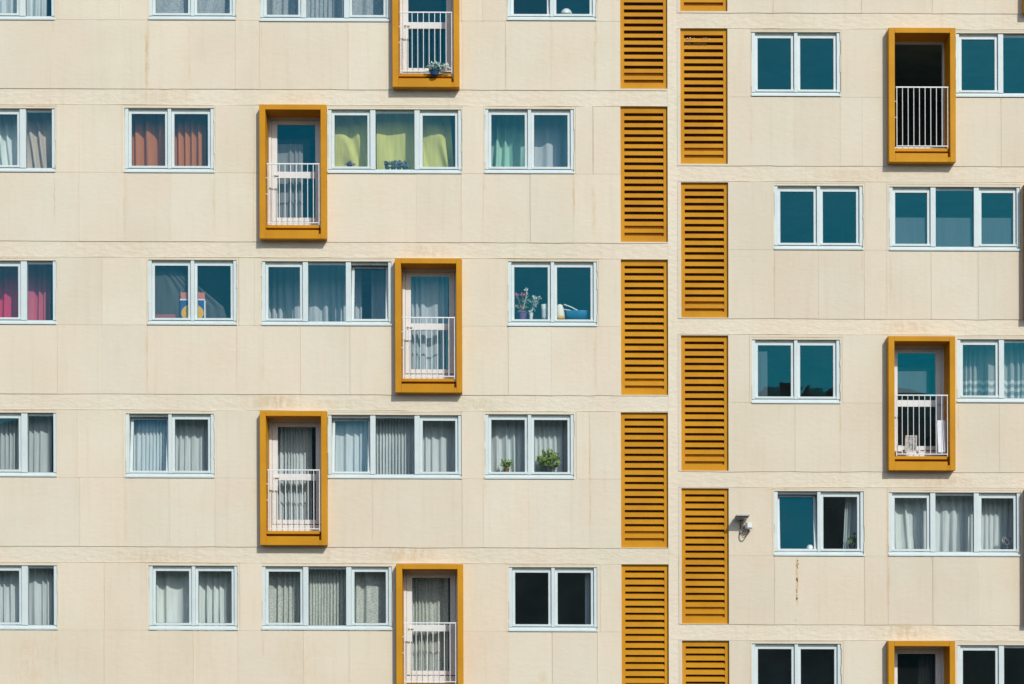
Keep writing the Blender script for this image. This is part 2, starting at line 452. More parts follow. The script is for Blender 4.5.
# panels with tiny steps between neighbours
def tonefor(side, lev, seg, kind):
    q = random.Random(f'{side}{lev}{seg}{kind}'); return q.uniform(.48, .78), q.uniform(.1, .55), q.uniform(-.0018, .0018)
for side, B_, pier, span, off, ulo, uhi in (('L', LB, LEFT_PIER, LEFT_SPAN, 1, ULIM[0], PIL[0]), ('R', RB, RIGHT_PIER, RIGHT_SPAN, 1, PIL[1], ULIM[1])):
    for i in range(len(B_)):
        bt, sill, nb = levels[(side, i)]
        for kind, js, va, vb in (('pier', pier.get(i - off, []), bt, sill), ('span', span.get(i - off, []), sill, nb)):
            e = [ulo] + [UV(x, (va + vb) / 2)[0] for x in js] + [uhi]
            for s_ in range(len(e) - 1):
                tone, warm, dd = tonefor(side, i, s_, kind)
                if side == 'R': tone -= .16; warm += .22
                if i >= 5 and side == 'L': warm += .35
                paint(Rect(e[s_], va, e[s_ + 1], vb), (dd, 'wall', tone, warm))
for (i, j) in [(i, j) for i in range(nu) for j in range(nv) if (i, j) not in cell]: cell[(i, j)] = (0, 'wall', .5, .4)
for b in bands:
    q = random.Random(str(b.tag)); paint(b, (b.d, b.tag, q.uniform(.55, .9), q.uniform(.2, .5) + (.25 if b.tag[0] == 'R' else 0)))
for g in grooves:
    i0 = bisect.bisect_left(us, g.u0 - 1e-4); i1 = bisect.bisect_left(us, g.u1 - 1e-4)
    j0 = bisect.bisect_left(vs, g.v0 - 1e-4); j1 = bisect.bisect_left(vs, g.v1 - 1e-4)
    for i in range(max(i0, 0), min(i1, nu)):
        for j in range(max(j0, 0), min(j1, nv)):
            c = cell[(i, j)]
            if c[1] == 'wall':
                cell[(i, j)] = (c[0] + g.d, 'wall', (c[2] * .85 if g.tag != 'gap' else -1.2), c[3] + (.2 if g.tag != 'gap' else 1.5))
for h in holes: paint(h, None)
meshes = {}
def owner_mb(own):
    if own not in meshes:
        m = MB(); m.attr = {'tone': [], 'warm': []}; meshes[own] = m
    return meshes[own]
from mathutils import noise as mnoise
EDGES = sorted([x for b in LB + RB for x in b])
def wavy(p):
    u, v, d = p
    if min(abs(v - e) for e in EDGES) < .05: v += .55 * mnoise.noise(Vector((u / 17, v / 9, 0))) + .3 * mnoise.noise(Vector((u / 5, v / 9, 3)))
    return u, v, d
def addq(own, pts, tone, warm):
    m = owner_mb(own); m.face([wavy(p) for p in pts]); m.attr['tone'].append(tone); m.attr['warm'].append(warm)
BACK = .10
# merge runs of identical cells along v to keep the mesh light
done = set()
for i in range(nu):
    j = 0
    while j < nv:
        c = cell[(i, j)]; k = j
        while k + 1 < nv and cell[(i, k + 1)] == c: k += 1
        if c is not None:
            u0, u1, v0, v1 = us[i], us[i + 1], vs[j], vs[k + 1]
            addq(c[1], [(u0, v1, c[0]), (u1, v1, c[0]), (u1, v0, c[0]), (u0, v0, c[0])], c[2], c[3])
        j = k + 1
def dep(c): return BACK if c is None else c[0]
def side_wall(a, b, p, q):
    """vertical step between two cells along the edge p-q"""
    if a == b: return
    da, db = dep(a), dep(b)
    if abs(da - db) < 1e-6: return
    c = a if (b is None or (a is not None and da <= db)) else b
    if c is None: return
    addq(c[1], [(p[0], p[1], da), (q[0], q[1], da), (q[0], q[1], db), (p[0], p[1], db)], c[2], c[3])
for i in range(nu):
    for j in range(nv):
        if i + 1 < nu: side_wall(cell[(i, j)], cell[(i + 1, j)], (us[i + 1], vs[j]), (us[i + 1], vs[j + 1]))
        if j + 1 < nv: side_wall(cell[(i, j)], cell[(i, j + 1)], (us[i], vs[j + 1]), (us[i + 1], vs[j + 1]))
for own, m in meshes.items():
    if own == 'wall': m.build('wall', M['plaster'], building, center=False)
    elif own[0] == 'P': m.build('pilaster', M['rough'], building, center=False)
    else: m.build('floor_band', M['rough'], building, center=False)

# the rooms behind: slabs, party walls, back wall
rm = MB()
for k in range(-2, 7):
    if k < 5:
        v = 98 + 152.6 * k
        rm.box(ULIM[0], v - 5, PIL[0], v + 5, .13, 4.6)
    v = 20 + 152.9 * (k - 1)
    if k < 6: rm.box(PIL[1], v - 5, ULIM[1], v + 5, .13, 4.6)
rm.box(ULIM[0], VLIM[0], ULIM[1], VLIM[1], 4.6, 4.75)
for u in (90, 245, 475, 610, 675, 740, 875): rm.box(u - 2, VLIM[0], u + 2, VLIM[1], .13, 4.6)
for u in (ULIM[0], ULIM[1]): rm.box(u - 2, VLIM[0], u + 2, VLIM[1], .0, 4.75)
rm.box(ULIM[0], VLIM[0] - 6, ULIM[1], VLIM[0], .0, 4.75)
rm.build('interior', M['room'], building, center=False)

# ------------------------------------------------------------------ windows
WLABEL = {'A4': 'window with its left sash tilted inwards', 'C3': 'window with its right sash tilted inwards', 'D2': 'window with its left sash tilted inwards',
          'D3': 'window with its left sash tilted inwards', 'R41': 'window with its left sash tilted inwards'}
def window(k):
    l, t, r, b, ty, tilt = WIN[k]
    u0, v0, u1, v1 = win_rect(k); w = u1 - u0; h = v1 - v0
    f = MB()
    JD, HD, SD, GD = .018, .074, .052, .066     # depth of jambs, head, sash, glass
    B_ = .115
    jw = 3.3
    vb = v1 - 5.0
    f.box(u0, v0, u0 + jw, vb, JD, B_); f.box(u1 - jw, v0, u1, vb, JD, B_)
    f.box(u0 + jw, v0, u1 - jw, v0 + 2.9, HD, B_)
    f.box(u0, vb, u1, v1 - 2.4, JD + .016, B_)
    f.box(u0 - .5, v1 - 2.4, u1 + .5, v1 - .5, -.020, B_)       # sill nose
    sashes, fixed = [], []
    if ty == 'double':
        m = u0 + w * .5
        f.box(m - 1.7, v0, m + 1.7, vb, JD, B_)
        sashes = [(u0 + jw + .1, m - 1.95), (m + 1.8, u1 - jw - .25)]
    elif ty == 'triple':
        a = u0 + w * .335; c = u0 + w * .667
        f.box(a - 2.6, v0, a + 2.6, vb, JD, B_); f.box(c - 2.6, v0, c + 2.6, vb, JD, B_)
        sashes = [(u0 + jw + .1, a - 2.85), (c + 2.7, u1 - jw - .25)]; fixed = [(a + 2.6, c - 2.6)]
        tilt = tuple(1 if x == 2 else x for x in tilt)
    else:
        a = u1 - 32.4
        f.box(a - 3.1, v0, a + 3.1, vb, JD, B_)
        sashes = [(u0 + jw + .25, a - 3.35)]; fixed = [(a + 3.1, u1 - jw)]
    win = f.build('window', M['pvc'], building, bevel=.0035)
    if k in WLABEL: win['label'] = WLABEL[k]
    for (a, c) in fixed:
        g = MB(); q = R.uniform(-.0015, .0015)
        g.face([(a - .3, vb + .3, GD - q), (c + .3, vb + .3, GD + q), (c + .3, v0 + 2.6, GD + q), (a - .3, v0 + 2.6, GD - q)])
        g.build('glass_pane', M['glass'], win)
        f2 = MB().mat(M['gasket'])
        f2.box(a, v0 + 2.9, a + .3, vb, GD - .004, GD + .01); f2.box(c - .3, v0 + 2.9, c, vb, GD - .004, GD + .01); f2.box(a + .3, vb - .35, c - .3, vb, GD - .004, GD + .01)
        f2.build('gasket', None, win)
    for si, (a, c) in enumerate(sashes):
        va, vz = v0 + 3.1, vb - .45
        if si in tilt:
            ang = math.radians(6.5)
            va -= .6
            def tf(u, v, d, vz=vz):
                y = (vz - v) / S
                return u, vz - (y * math.cos(ang) + 0 * d) * S + 0, d + .006 + y * math.sin(ang)
        else: tf = None
        s = MB(); p = 2.75; top = 2.3; bot = 2.2
        s.box(a, va, a + p, vz - bot, SD, SD + .05, tf); s.box(c - p, va, c, vz - bot, SD, SD + .05, tf)
        s.box(a + p, va, c - p, va + top, SD, SD + .05, tf); s.box(a, vz - bot, c, vz, SD - .036, SD + .05, tf)
        so = s.build('sash', M['pvc'], win, bevel=.004)
        if si in tilt: so['label'] = 'sash tilted inwards at the top'
        e = MB().mat(M['gasket'])
        for q in ((a + p, va + top, a + p + .3, vz - bot), (c - p - .3, va + top, c - p, vz - bot)):
            e.box(q[0], q[1], q[2], q[3], SD + .008, SD + .03, tf)
        e.box(a + p + .3, va + top, c - p - .3, va + top + .3, SD + .008, SD + .03, tf); e.box(a + p + .3, vz - bot - .3, c - p - .3, vz - bot, SD + .008, SD + .03, tf)
        # dark rebate behind the sash
        e.build('gasket', None, win)
        g = MB(); T = tf or (lambda u, v, d: (u, v, d)); q = R.uniform(-.0012, .0012); q2 = R.uniform(-.0012, .0012)
        g.face([T(a + p - .2, vz - bot + .2, SD + .016 + q), T(c - p + .2, vz - bot + .2, SD + .016 - q), T(c - p + .2, va + top - .2, SD + .016 + q2), T(a + p - .2, va + top - .2, SD + .016 - q2)])
        g.build('glass_pane', M['glass'], win)
    return win
for k in WIN: window(k)

# ------------------------------------------------------------------ balcony surrounds with door and railing
def balcony(k):
    u0, v0, u1, v1 = bal_rect(k); q = (DIST - FD) / DIST
    side, topw = 6.0, 5.2
    il, ir, it = u0 + side, u1 - 5.6, v0 + topw
    fl = v0 + 119.3      # floor level
    DB = .42
    s = MB()
    s.box(u0, v0, il, v1, -FD, DB); s.box(ir, v0, u1, v1, -FD, DB)
    s.box(il, v0, ir, it, -FD, DB)
    # front board, dark slot, floor lip
    bt = v0 + 124.9
    s.box(il, bt, ir - 2.3, v1, -FD + .004, .0); s.box(ir - 2.3, bt + 3.7, ir, v1, -FD + .004, .0)
    s.box(il, fl, ir - 2.0, fl + 3.0, -.115, .30)
    s.box(il, fl + 3.0, ir, v1, .0, DB)
    root = s.build('balcony', M['mustard'], building, bevel=.006)
    # door
    dd = .33; is_open = (k == 'R1')
    f = MB()
    fw = 1.5 if is_open else 2.6
    f.box(il - .4, it - .4, il + fw, fl, dd - .03, dd + .06); f.box(ir - fw, it - .4, ir + .4, fl, dd - .03, dd + .06)
    f.box(il + fw, it - .4, ir - fw, it + fw, dd - .03, dd + .06)
    f.box(il + fw, v0 + 111.5, ir - fw, fl - .7, dd - .025, dd + .06)
    fo = f.build('door_frame', M['door'], root, bevel=.004)
    if not is_open:
        a, c, va, vz = il + fw + .25, ir - fw - .25, it + fw + .25, v0 + 110.5
        d = MB(); sw = 5.4
        d.box(a, va, a + sw, vz, dd - .018, dd + .04); d.box(c - sw, va, c, vz, dd - .018, dd + .04)
        d.box(a + sw, va, c - sw, va + 4.3, dd - .018, dd + .04); d.box(a + sw, vz - 4.2, c - sw, vz, dd - .018, dd + .04)
        d.box(a + sw, v0 + 60, c - sw, v0 + 66.6, dd - .018, dd + .04)
        d.build('door', M['door'], root, bevel=.004)
        hd = MB(); hu = a + 2.4 if k[0] != 'R' else c - 2.4
        hd.box(hu - .6, v0 + 62, hu + .6, v0 + 66, dd - .028, dd - .019); hd.box(hu - .5, v0 + 63, hu + 5, v0 + 63.9, dd - .055, dd - .04); hd.box(hu - .5, v0 + 63, hu + .5, v0 + 63.9, dd - .04, dd - .028)
        hd.build('handle', M['rail'], root)
        for (p0, p1) in ((va + 4.3, v0 + 60), (v0 + 66.6, vz - 4.2)):
            g = MB(); e = R.uniform(-.001, .001)
            g.face([(a + sw - .2, p1 + .2, dd + e), (c - sw + .2, p1 + .2, dd - e), (c - sw + .2, p0 - .2, dd - e), (a + sw - .2, p0 - .2, dd + e)])
            g.build('glass_pane', M['glass'], root)
    else:
        fo['label'] = 'frame of a balcony door standing wide open'
    # railing
    r = MB(); rd = -.125; t = .009
    ra, rb = u0 + 8.3, u0 + 59.0; rt, rz = v0 + 58.7, v0 + 117.2
    def bar(ua, va, ub, vb_, rr=.0075):
        r.tube([W(ua, va, rd), W(ub, vb_, rd)], rr, 8)
    for j in range(10):
        u = ra + (rb - ra) * j / 9
        bar(u, rt, u, rz + (2.4 if j in (0, 9) else 0), .0078 if j in (0, 9) else .0068)
    r.box(ra - 1.0, rt - .65, rb + .6, rt + .45, rd - .011, rd + .011); r.box(ra - .4, rz - .4, rb + .4, rz + .4, rd - .008, rd + .008)
    for vv in (rt + 8, rt + 24):      # wall brackets on the left post
        r.tube([W(ra, vv + 6, rd), W(il - .2, vv + 6, rd + .01)], .009, 6)
    r.build('railing', M['rail'], root, smooth=False)
    return root
for k in BAL:
    b = balcony(k)
    if k == 'R1': b['label'] = 'mustard balcony surround with its door open on a dark room'

# ------------------------------------------------------------------ louvres
def louvre(i):
    u0, v0, u1, v1 = lou_rect(i)
    m = MB().mat(M['mustard'])
    e0, e1 = u0 + 3.9, u1 - 4.0
    pitch, n = 7.05, 18
    s0 = v0 + 5.7; gap = 3.4
    F0, F1 = LD, LD + .05
    m.box(u0, v0, e0, v1, F0, F1); m.box(e1, v0, u1, v1, F0, F1)
    m.box(e0, v0, e1, s0, F0, F1)
    m.box(e0, s0 + (n - 1) * pitch + gap, e1, v1, F0, F1)
    for j in range(n - 1):
        a = s0 + j * pitch + gap; b = s0 + (j + 1) * pitch
        jt = R.uniform(-.12, .12)
        m.hexa([(e0, a + jt, F0 + .007), (e1, a - jt * .5, F0 + .007), (e1, b, F0 + .003), (e0, b, F0 + .003),
                (e0, a - 1.6, F0 + .075), (e1, a - 1.6, F0 + .075), (e1, b - 1.6, F0 + .075), (e0, b - 1.6, F0 + .075)])
    # closed blank behind the two lowest slots
    m.box(e0, s0 + (n - 2) * pitch - 1.0, e1, v1, F0 + .055, F0 + .08)
    m.mat(M['louvre_back']); m.box(u0, v0, u1, v1, F0 + .104, F0 + .2)
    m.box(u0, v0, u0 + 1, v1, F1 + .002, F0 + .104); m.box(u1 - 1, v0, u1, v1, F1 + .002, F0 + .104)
    return m.build('louvre', None, building)
for i in range(len(LOU)): louvre(i)

# flaking rust below one window
rf = MB(); q = random.Random(5)
for (my, sz) in ((561, .9), (564, 1.0), (566, 1.0), (567.5, .9), (579, 1.5), (581, 1.1), (590, .8), (592, 1), (595, .8), (598, 1.2), (598.8, 1.2), (620, .6)):
    u, v = UV(797.6 - (my - 560) * .03 + q.uniform(-.5, .5), my)
    n = 7; pts = []
    for j in range(n):
        a = -2 * math.pi * j / n; rr = sz * 1.35 * q.uniform(.4, .8)
        pts.append((u + rr * .65 * math.cos(a), v + rr * 1.3 * math.sin(a), -.004))
    rf.face(pts[::-1])
rf.build('rust_flakes', M['grime'], building)

# ------------------------------------------------------------------ curtains and blinds
CLOTH = {
 'white': make_cloth('white cotton', (.83, .92, .89, 1), transl=.12), 'grey': make_cloth('grey curtain', (.67, .76, .78, 1)), 'blue': make_cloth('blue grey curtain', (.64, .70, .73, 1)),
 'net': make_cloth('white net', (.79, .89, .90, 1)), 'bordered': make_cloth('bordered net', (.66, .70, .70, 1), border=Z0 + (684 - 372) / S), 'thin': make_cloth('thin voile', (.84, .93, .93, 1), sheer=.06, transl=.15), 'lace': make_cloth('lace', (.82, .89, .82, 1), sheer=.05, lace=.65),
 'silver': make_cloth('silver lace', (.58, .64, .66, 1), sheer=.08, lace=.6), 'orange': make_cloth('orange curtain', (.60, .225, .09, 1), transl=.15), 'lime': make_cloth('lime sheet', (.76, .78, .25, 1)),
 'green': make_cloth('sea green curtain', (.48, .78, .63, 1)), 'magenta': make_cloth('magenta curtain', (.72, .06, .17, 1), transl=.15), 'plum': make_cloth('plum curtain', (.70, .15, .23, 1), transl=.15), 'pink': make_cloth('dusty pink', (.6, .3, .33, 1)),
 'slate': make_cloth('slate cloth', (.10, .115, .12, 1), transl=.1), 'film': make_cloth('grey film', (.115, .165, .19, 1)), 'dim': make_cloth('shade darkened voile', (.34, .35, .36, 1)), 'cream': make_cloth('cream sheet', (.70, .62, .53, 1)),  # the voile is darkened to stand for a curtain the sun misses
}
def curtain(name, label, cloth, x0, y0, x1, y1, d, folds=None, amp=.03, slant=0, group=None, cat='curtain', seed=None, edge=None, kind='pleat'):
    u0, v0 = UV(x0, y0, d); u1, v1 = UV(x1, y1, d)
    q = random.Random(seed if seed is not None else label)
    w = u1 - u0
    folds = folds or max(2, w / 5.5)
    n = int(max(24, folds * 9)); nvv = 14
    ph = [q.uniform(0, 6.28) for _ in range(6)]
    m = MB(); idx = []
    for j in range(nvv + 1):
        fv = j / nvv; row = []
        for i in range(n + 1):
            fu = i / n
            v = v0 + (v1 - v0) * fv
            warp = .10 * math.sin(2.1 * fu * 3.1 + ph[0]) + .05 * math.sin(5.7 * fu + ph[1])
            x = (fu + warp) * folds * 2 * math.pi + slant * fv * 6.28
            a = 1.35 * amp * (.78 + .22 * math.sin(fu * 9 + ph[2])) * (.75 + .35 * fv)
            if kind == 'sheet': dep_ = amp * (math.sin(x + 1.5 * fv) * .6 + .4 * math.sin(2.3 * x - 3 * fv + ph[3]))
            else:
                sn = math.sin(x + .25 * math.sin(fv * 4 + ph[4]))
                dep_ = a * (sn + .28 * math.sin(2 * x + ph[3]) + .12 * math.sin(3.1 * x + ph[5] + fv))
            uu = u0 + w * fu
            if edge:   # edge: function giving left/right limits at this height
                lo, hi = edge(fv); uu = u0 + w * (lo + (hi - lo) * fu)
            m.v.append(W(uu, v, d + dep_)); row.append(len(m.v) - 1)
        idx.append(row)
    for j in range(nvv):
        for i in range(n):
            m.f.append((idx[j][i], idx[j + 1][i], idx[j + 1][i + 1], idx[j][i + 1])); m.mi.append(0)
    o = m.build(name, CLOTH[cloth], smooth=True)
    return tag(o, label, cat, group)
G1 = 'curtains behind the windows'; G2 = 'curtains behind the balcony doors'
C = curtain
C('curtain', 'pale grey loosely folded curtain in the window at the top left corner', 'net', -22, -42, 47, 18, .36, 9, .05, group=G1)
C('curtain', 'silvery patterned lace curtain in the top row, left of the three-part window', 'silver', 150, -42, 236, 20, .30, 6, .02, slant=.8, group=G1)
C('curtain', 'dim patterned net curtain in the top three-part window beside the cut-off balcony', 'silver', 262, -40, 390, 22, .52, 16, .03, group=G1)
C('curtain', 'white curtain swept sideways, left pane of the window above the magenta curtains', 'white', -20, 104, 18, 172, .46, 4, .06, slant=-.9, group=G1)
C('curtain', 'cream sheet tied up in a swag, narrow pane above the magenta curtains', 'cream', 24, 104, 56, 172, .44, 2.2, .05, slant=-1.0, group=G1)
C('curtain', 'orange curtain, the only one of that colour', 'orange', 126, 106, 206, 174, .40, 9, .06, group=G1)
C('half_curtain', 'short grey half curtain behind the balcony door left of the lime sheets', 'dim', 273, 144, 303, 226, .55, 4, .03, group=G2)
C('sheet', 'pale lime sheet with slanting creases hung in the left pane of its window', 'lime', 327, 110, 375, 172, .40, 2.4, .035, slant=-1.5, group='lime sheets hung as curtains', cat='sheet')
C('sheet', 'smooth flat lime sheet hung in the wide middle pane', 'lime', 376.5, 106, 416, 173, .42, 1.4, .016, slant=-.5, group='lime sheets hung as curtains', cat='sheet')
C('sheet', 'bright lime sheet hung in the right pane, leaving a dark gap at its edge', 'lime', 417, 110, 454, 172, .40, 2, .035, slant=-.8, group='lime sheets hung as curtains', cat='sheet',
  edge=lambda f: (0, .9 + .1 * f))
C('curtain', 'sea green curtain in the left pane of its window', 'green', 486, 104, 530, 174, .55, 3.6, .06, group=G1, slant=.3)
C('curtain', 'pale blue grey sheet curtain right of the sea green one', 'blue', 531, 104, 568, 174, .55, 2.2, .03, group=G1)
C('curtain', 'bright magenta curtain at the left edge of the building', 'magenta', -22, 256, 21, 325, .62, 5, .05, group=G1)
C('curtain', 'dull plum curtain in the narrow pane next to the magenta one', 'plum', 22, 256, 50, 325, .60, 3, .05, group=G1)
C('curtain', 'slate grey cloth pulled aside on a diagonal behind the picture box', 'slate', 146, 258, 232, 326, .24, 5, .02, slant=.6, group=G1,
  edge=lambda f: (0, .22 + .95 * f if f < .72 else .904 + .2 * (f - .72)))
C('curtain', 'smoky blue curtain over the left and middle panes beside the tilted sash', 'blue', 264, 256, 352, 328, .85, 11, .04, group=G1)
C('curtain', 'smoky blue curtain behind the tilted sash, gathered to the right of a dark gap', 'blue', 371, 256, 394, 328, .85, 4, .04, group=G1)
C('curtain', 'narrow smoky blue curtain between the middle pane and the dark gap', 'blue', 353, 256, 362, 328, .85, 2, .03, group=G1)
C('curtain', 'blue grey curtain behind the balcony door right of the smoky blue curtains', 'blue', 408, 262, 448, 392, .60, 6, .04, group=G2)
C('curtain', 'grey pleated curtain in the window below the magenta curtains', 'grey', -22, 408, 52, 478, .38, 14, .035, group=G1)
C('curtain', 'pale blue grey pleated curtain behind a tilted sash, two rows under the orange curtain', 'net', 126, 408, 214, 479, .40, 17, .035, group=G1)
C('curtain', 'light grey curtain behind the balcony door in the second lowest row on the left', 'net', 272, 410, 312, 546, .58, 8, .035, group=G2)
C('curtain', 'grey green pleated curtain across all three panes in the second lowest row on the left', 'net', 327, 410, 462, 480, .40, 24, .035, group=G1)
C('curtain', 'grey curtain hanging behind the two potted plants', 'net', 485, 410, 575, 480, .40, 14, .035, group=G1)
C('curtain', 'warm grey pleated curtain in the bottom left corner window', 'net', -22, 560, 56, 632, .38, 14, .035, group=G1)
C('curtain', 'pale greenish white curtain in broad loose folds, bottom row', 'white', 156, 561, 238, 632, .42, 8, .05, group=G1, edge=lambda f: (0, .97))
C('curtain', 'patterned lace curtain across the bottom row three-part window', 'lace', 262, 562, 394, 632, .38, 24, .035, group=G1)
C('curtain', 'patterned lace curtain behind the bottom balcony door', 'lace', 410, 562, 450, 700, .56, 8, .035, group=G2)
C('curtain', 'thin grey curtain drawn to the right edge of the darkest bottom row window', 'grey', 585, 562, 596, 634, .26, 2.5, .03, group=G1)
C('curtain', 'white lace curtain with a scalloped border at the right edge, beside the balcony holding boxes', 'bordered', 957, 334, 1030, 404, .48, 12, .03, group=G1)
C('curtain', 'thin white curtain pushed to the right of the window under the floodlight row', 'thin', 842, 488, 862, 558, .34, 4, .04, group=G1, edge=lambda f: (.18 - .18 * f, 1))
C('curtain', 'opaque white curtain panel in front of the grey net, three-part window on the right', 'white', 889, 488, 915, 558, .36, 2.5, .04, group=G1, edge=lambda f: (0, .74 + .26 * f))
C('curtain', 'grey net curtain across the three-part window beside the rust stain', 'thin', 906, 488, 1013, 558, .40, 17, .03, group=G1)
C('blind', 'grey half-height blind across the lower part of the three-part window on the right', 'film', 888, 217.5, 1022, 252, .11, 1, .0015, cat='blind', kind='sheet')
C('blind', 'narrow pale blind at the left edge of the window reflecting chimneys', 'film', 756, 351.5, 767.5, 404, .14, 1, .003, cat='blind', kind='sheet')
C('blind', 'translucent square blind behind the glass of the balcony door holding boxes', 'film', 893, 371, 926.5, 393, .40, 1, .003, cat='blind', kind='sheet')
C('curtain', 'dark grey curtain drawn half open behind the lowest balcony door on the right', 'slate', 918, 642, 944, 780, .6, 5, .04, group=G2)

# ------------------------------------------------------------------ things on the sills and balconies
def colm(name, r, g, b, rough=.5): return plain(name, srgb(r, g, b), rough, .12, 30)
LEAF = plain('leaf green', (.10, .19, .035, 1), .5, .5, 25); LEAF2 = plain('fresh leaf', (.20, .32, .06, 1), .5, .5, 25); LEAF3 = plain('dusty leaf', (.22, .34, .27, 1), .6, .4, 25)
POTM = plain('terracotta', (.30, .13, .07, 1), .8, .2, 20); CER = plain('white ceramic', (.75, .75, .72, 1), .3, .05, 9); PURP = colm('purple plastic', 120, 70, 130)
DARKP = plain('dark pot', (.05, .06, .07, 1), .5, .2, 9); PINK = colm('pink petals', 225, 120, 160); WHITEP = colm('white petals', 235, 235, 225); LILAC = colm('lilac petals', 165, 130, 190); YEL = colm('yellow board', 225, 175, 40)

def spot(mx, my, d): return W(*UV(mx, my, d), d)
def pot_plant(name, label, mx, ybase, d, ptop, prad, potm, fol, fr, leafm, n, size, cat='potted plant', blooms=(), group=None):
    """pot from ybase up to ptop, foliage centred at fol (mx,my) with radii fr (px)"""
    b = spot(mx, ybase, d); h = (ybase - ptop) / S; r = prad / S
    root = empty(name, b, label, cat, group)
    p = MB(); p.lathe(b, [(r * .7, 0), (r * .95, h * .85), (r * 1.08, h * .86), (r * 1.08, h), (r * .9, h), (r * .85, h * .9)], 14)
    p.build('pot', potm, root, smooth=False)
    q = random.Random(label); c = spot(fol[0], fol[1], d)
    f = MB().mat(leafm)
    top = b + Vector((0, 0, h))
    for j in range(max(3, n // 14)):
        e = c + Vector((q.uniform(-.7, .7) * fr[0] / S, q.uniform(-.4, .4) * fr[0] / S, q.uniform(-.6, .8) * fr[1] / S))
        f.tube([top, top.lerp(e, .5) + Vector((0, 0, .02)), e], .0035, 5)
    for j in range(n):
        while True:
            a = Vector((q.uniform(-1, 1), q.uniform(-1, 1), q.uniform(-1, 1)))
            if a.length < 1: break
        a = Vector((a.x * fr[0] / S, a.y * fr[0] * .55 / S, a.z * fr[1] / S))
        f.leaf(c + a, size / S, q)
    f.build('foliage', None, root)
    if blooms:
        for (bx, by, br, bm) in blooms:
            m = MB(); pc = spot(bx, by, d - .03)
            for j in range(26):
                a = Vector((q.gauss(0, 1), q.gauss(0, 1), q.gauss(0, 1))).normalized() * br / S * q.uniform(.3, .8)
                m.leaf(pc + a, br * .9 / S, q)
            st = MB(); m.tube([top, top.lerp(pc, .6) + Vector((.01, 0, .01)), pc], .003, 5)
            m.build('flower', bm, root)
    return root
pot_plant('potted_plant', 'round bright green potted bush on the sill, larger of two plants', 548.5, 471.5, .20, 466, 4.5, DARKP, (548.7, 460.5), (11.5, 10), LEAF2, 260, 4.2)
pot_plant('potted_plant', 'small light green potted seedling on the sill left of the green bush', 506.5, 472, .20, 468.5, 3, POTM, (506.5, 465), (6.5, 4.5), LEAF2, 60, 4)
pot_plant('potted_plant', 'grey green bushy plant in a blue pot hanging on the top balcony railing', 434.5, 75.2, -.215, 70.5, 5.2, colm('blue pot', 30, 75, 110), (436.5, 67), (9.5, 4.0), plain('pale leaf', (.36, .50, .45, 1), .6, .3, 30), 330, 2.7,
          blooms=((447, 65.5, 2.3, WHITEP), (449.5, 68, 1.6, WHITEP)))
pot_plant('flower_pot', 'purple pot of pink and white flowers on the sill, beside the white jug', 522.5, 319.5, .20, 312, 4.6, PURP, (523, 304), (9, 9), LEAF, 60, 4, cat='flowers',
          blooms=((516.5, 295.5, 2.2, PINK), (522.5, 295.8, 2.4, PINK), (526.5, 290, 2, WHITEP), (527, 294, 1.6, WHITEP), (517, 307, 2, WHITEP), (522.5, 308.5, 2, colm('peach petals', 220, 160, 120)), (519, 312, 1.6, LILAC)))
pot_plant('flower_vase', 'slim vase of white flowers between the purple pot and the white jug', 531, 319.5, .22, 313, 2.2, CER, (533, 305), (6, 7), LEAF3, 34, 4, cat='flowers',
          blooms=((534.5, 298.5, 2.6, WHITEP), (539.5, 298, 2, WHITEP), (536, 302, 1.6, WHITEP), (530, 312, 1.6, WHITEP)))
pot_plant('flower_pot', 'tiny purple flowers at the bottom of the pane with creased lime sheet', 349.5, 167, .18, 165, 2.6, DARKP, (349.8, 164.4), (5, 2), LEAF, 30, 2.4, cat='flowers',
          blooms=((347, 164.5, 1.7, LILAC), (350, 162.5, 1.8, colm('mauve petals', 150, 90, 120)), (353, 164.6, 1.5, LILAC)))
for i, (px_, wd) in enumerate(((387.5, 2.6), (393.3, 3.0), (399, 2.6), (405, 3))):
    lab = ['small dark succulent, first from the left below the flat lime sheet', 'small spiky plant, second from the left below the flat lime sheet',
           'small spiky plant, third from the left below the flat lime sheet', 'small blue grey succulent, rightmost below the flat lime sheet'][i]
    pot_plant('succulent', lab, px_, 170, .17, 167, wd, DARKP, (px_, 164.6), (wd + .4, 2.2 + (i > 1)), plain('succulent green', (.13 + .04 * i, .17 + .04 * i, .19 + .05 * i, 1), .6, .4, 30), 40, 3.2, group='succulents on the sill')
pot_plant('flower_pot', 'dark pot with a few dim red flowers inside the window under the floodlight row', 852, 548.6, .20, 544.5, 3.6, DARKP, (852.5, 540.5), (4, 3.5), LEAF, 30, 3.4, cat='flowers',
          blooms=((855, 534.5, 2, colm('dim red petals', 120, 50, 70)), (850.5, 543, 1.5, LEAF2)))
pot_plant('flower_vase', 'lilac and white flowers in a glass vase, right end of the net curtain', 1006.5, 550.5, .20, 545, 2.4, colm('blue grey vase', 90, 110, 130, .2), (1006, 542), (4, 4), LEAF3, 24, 3, cat='flowers',
          blooms=((1003, 542, 2, WHITEP), (1007, 540.5, 2.1, LILAC), (1010, 539, 1.8, LILAC), (1009, 543, 1.4, WHITEP)))

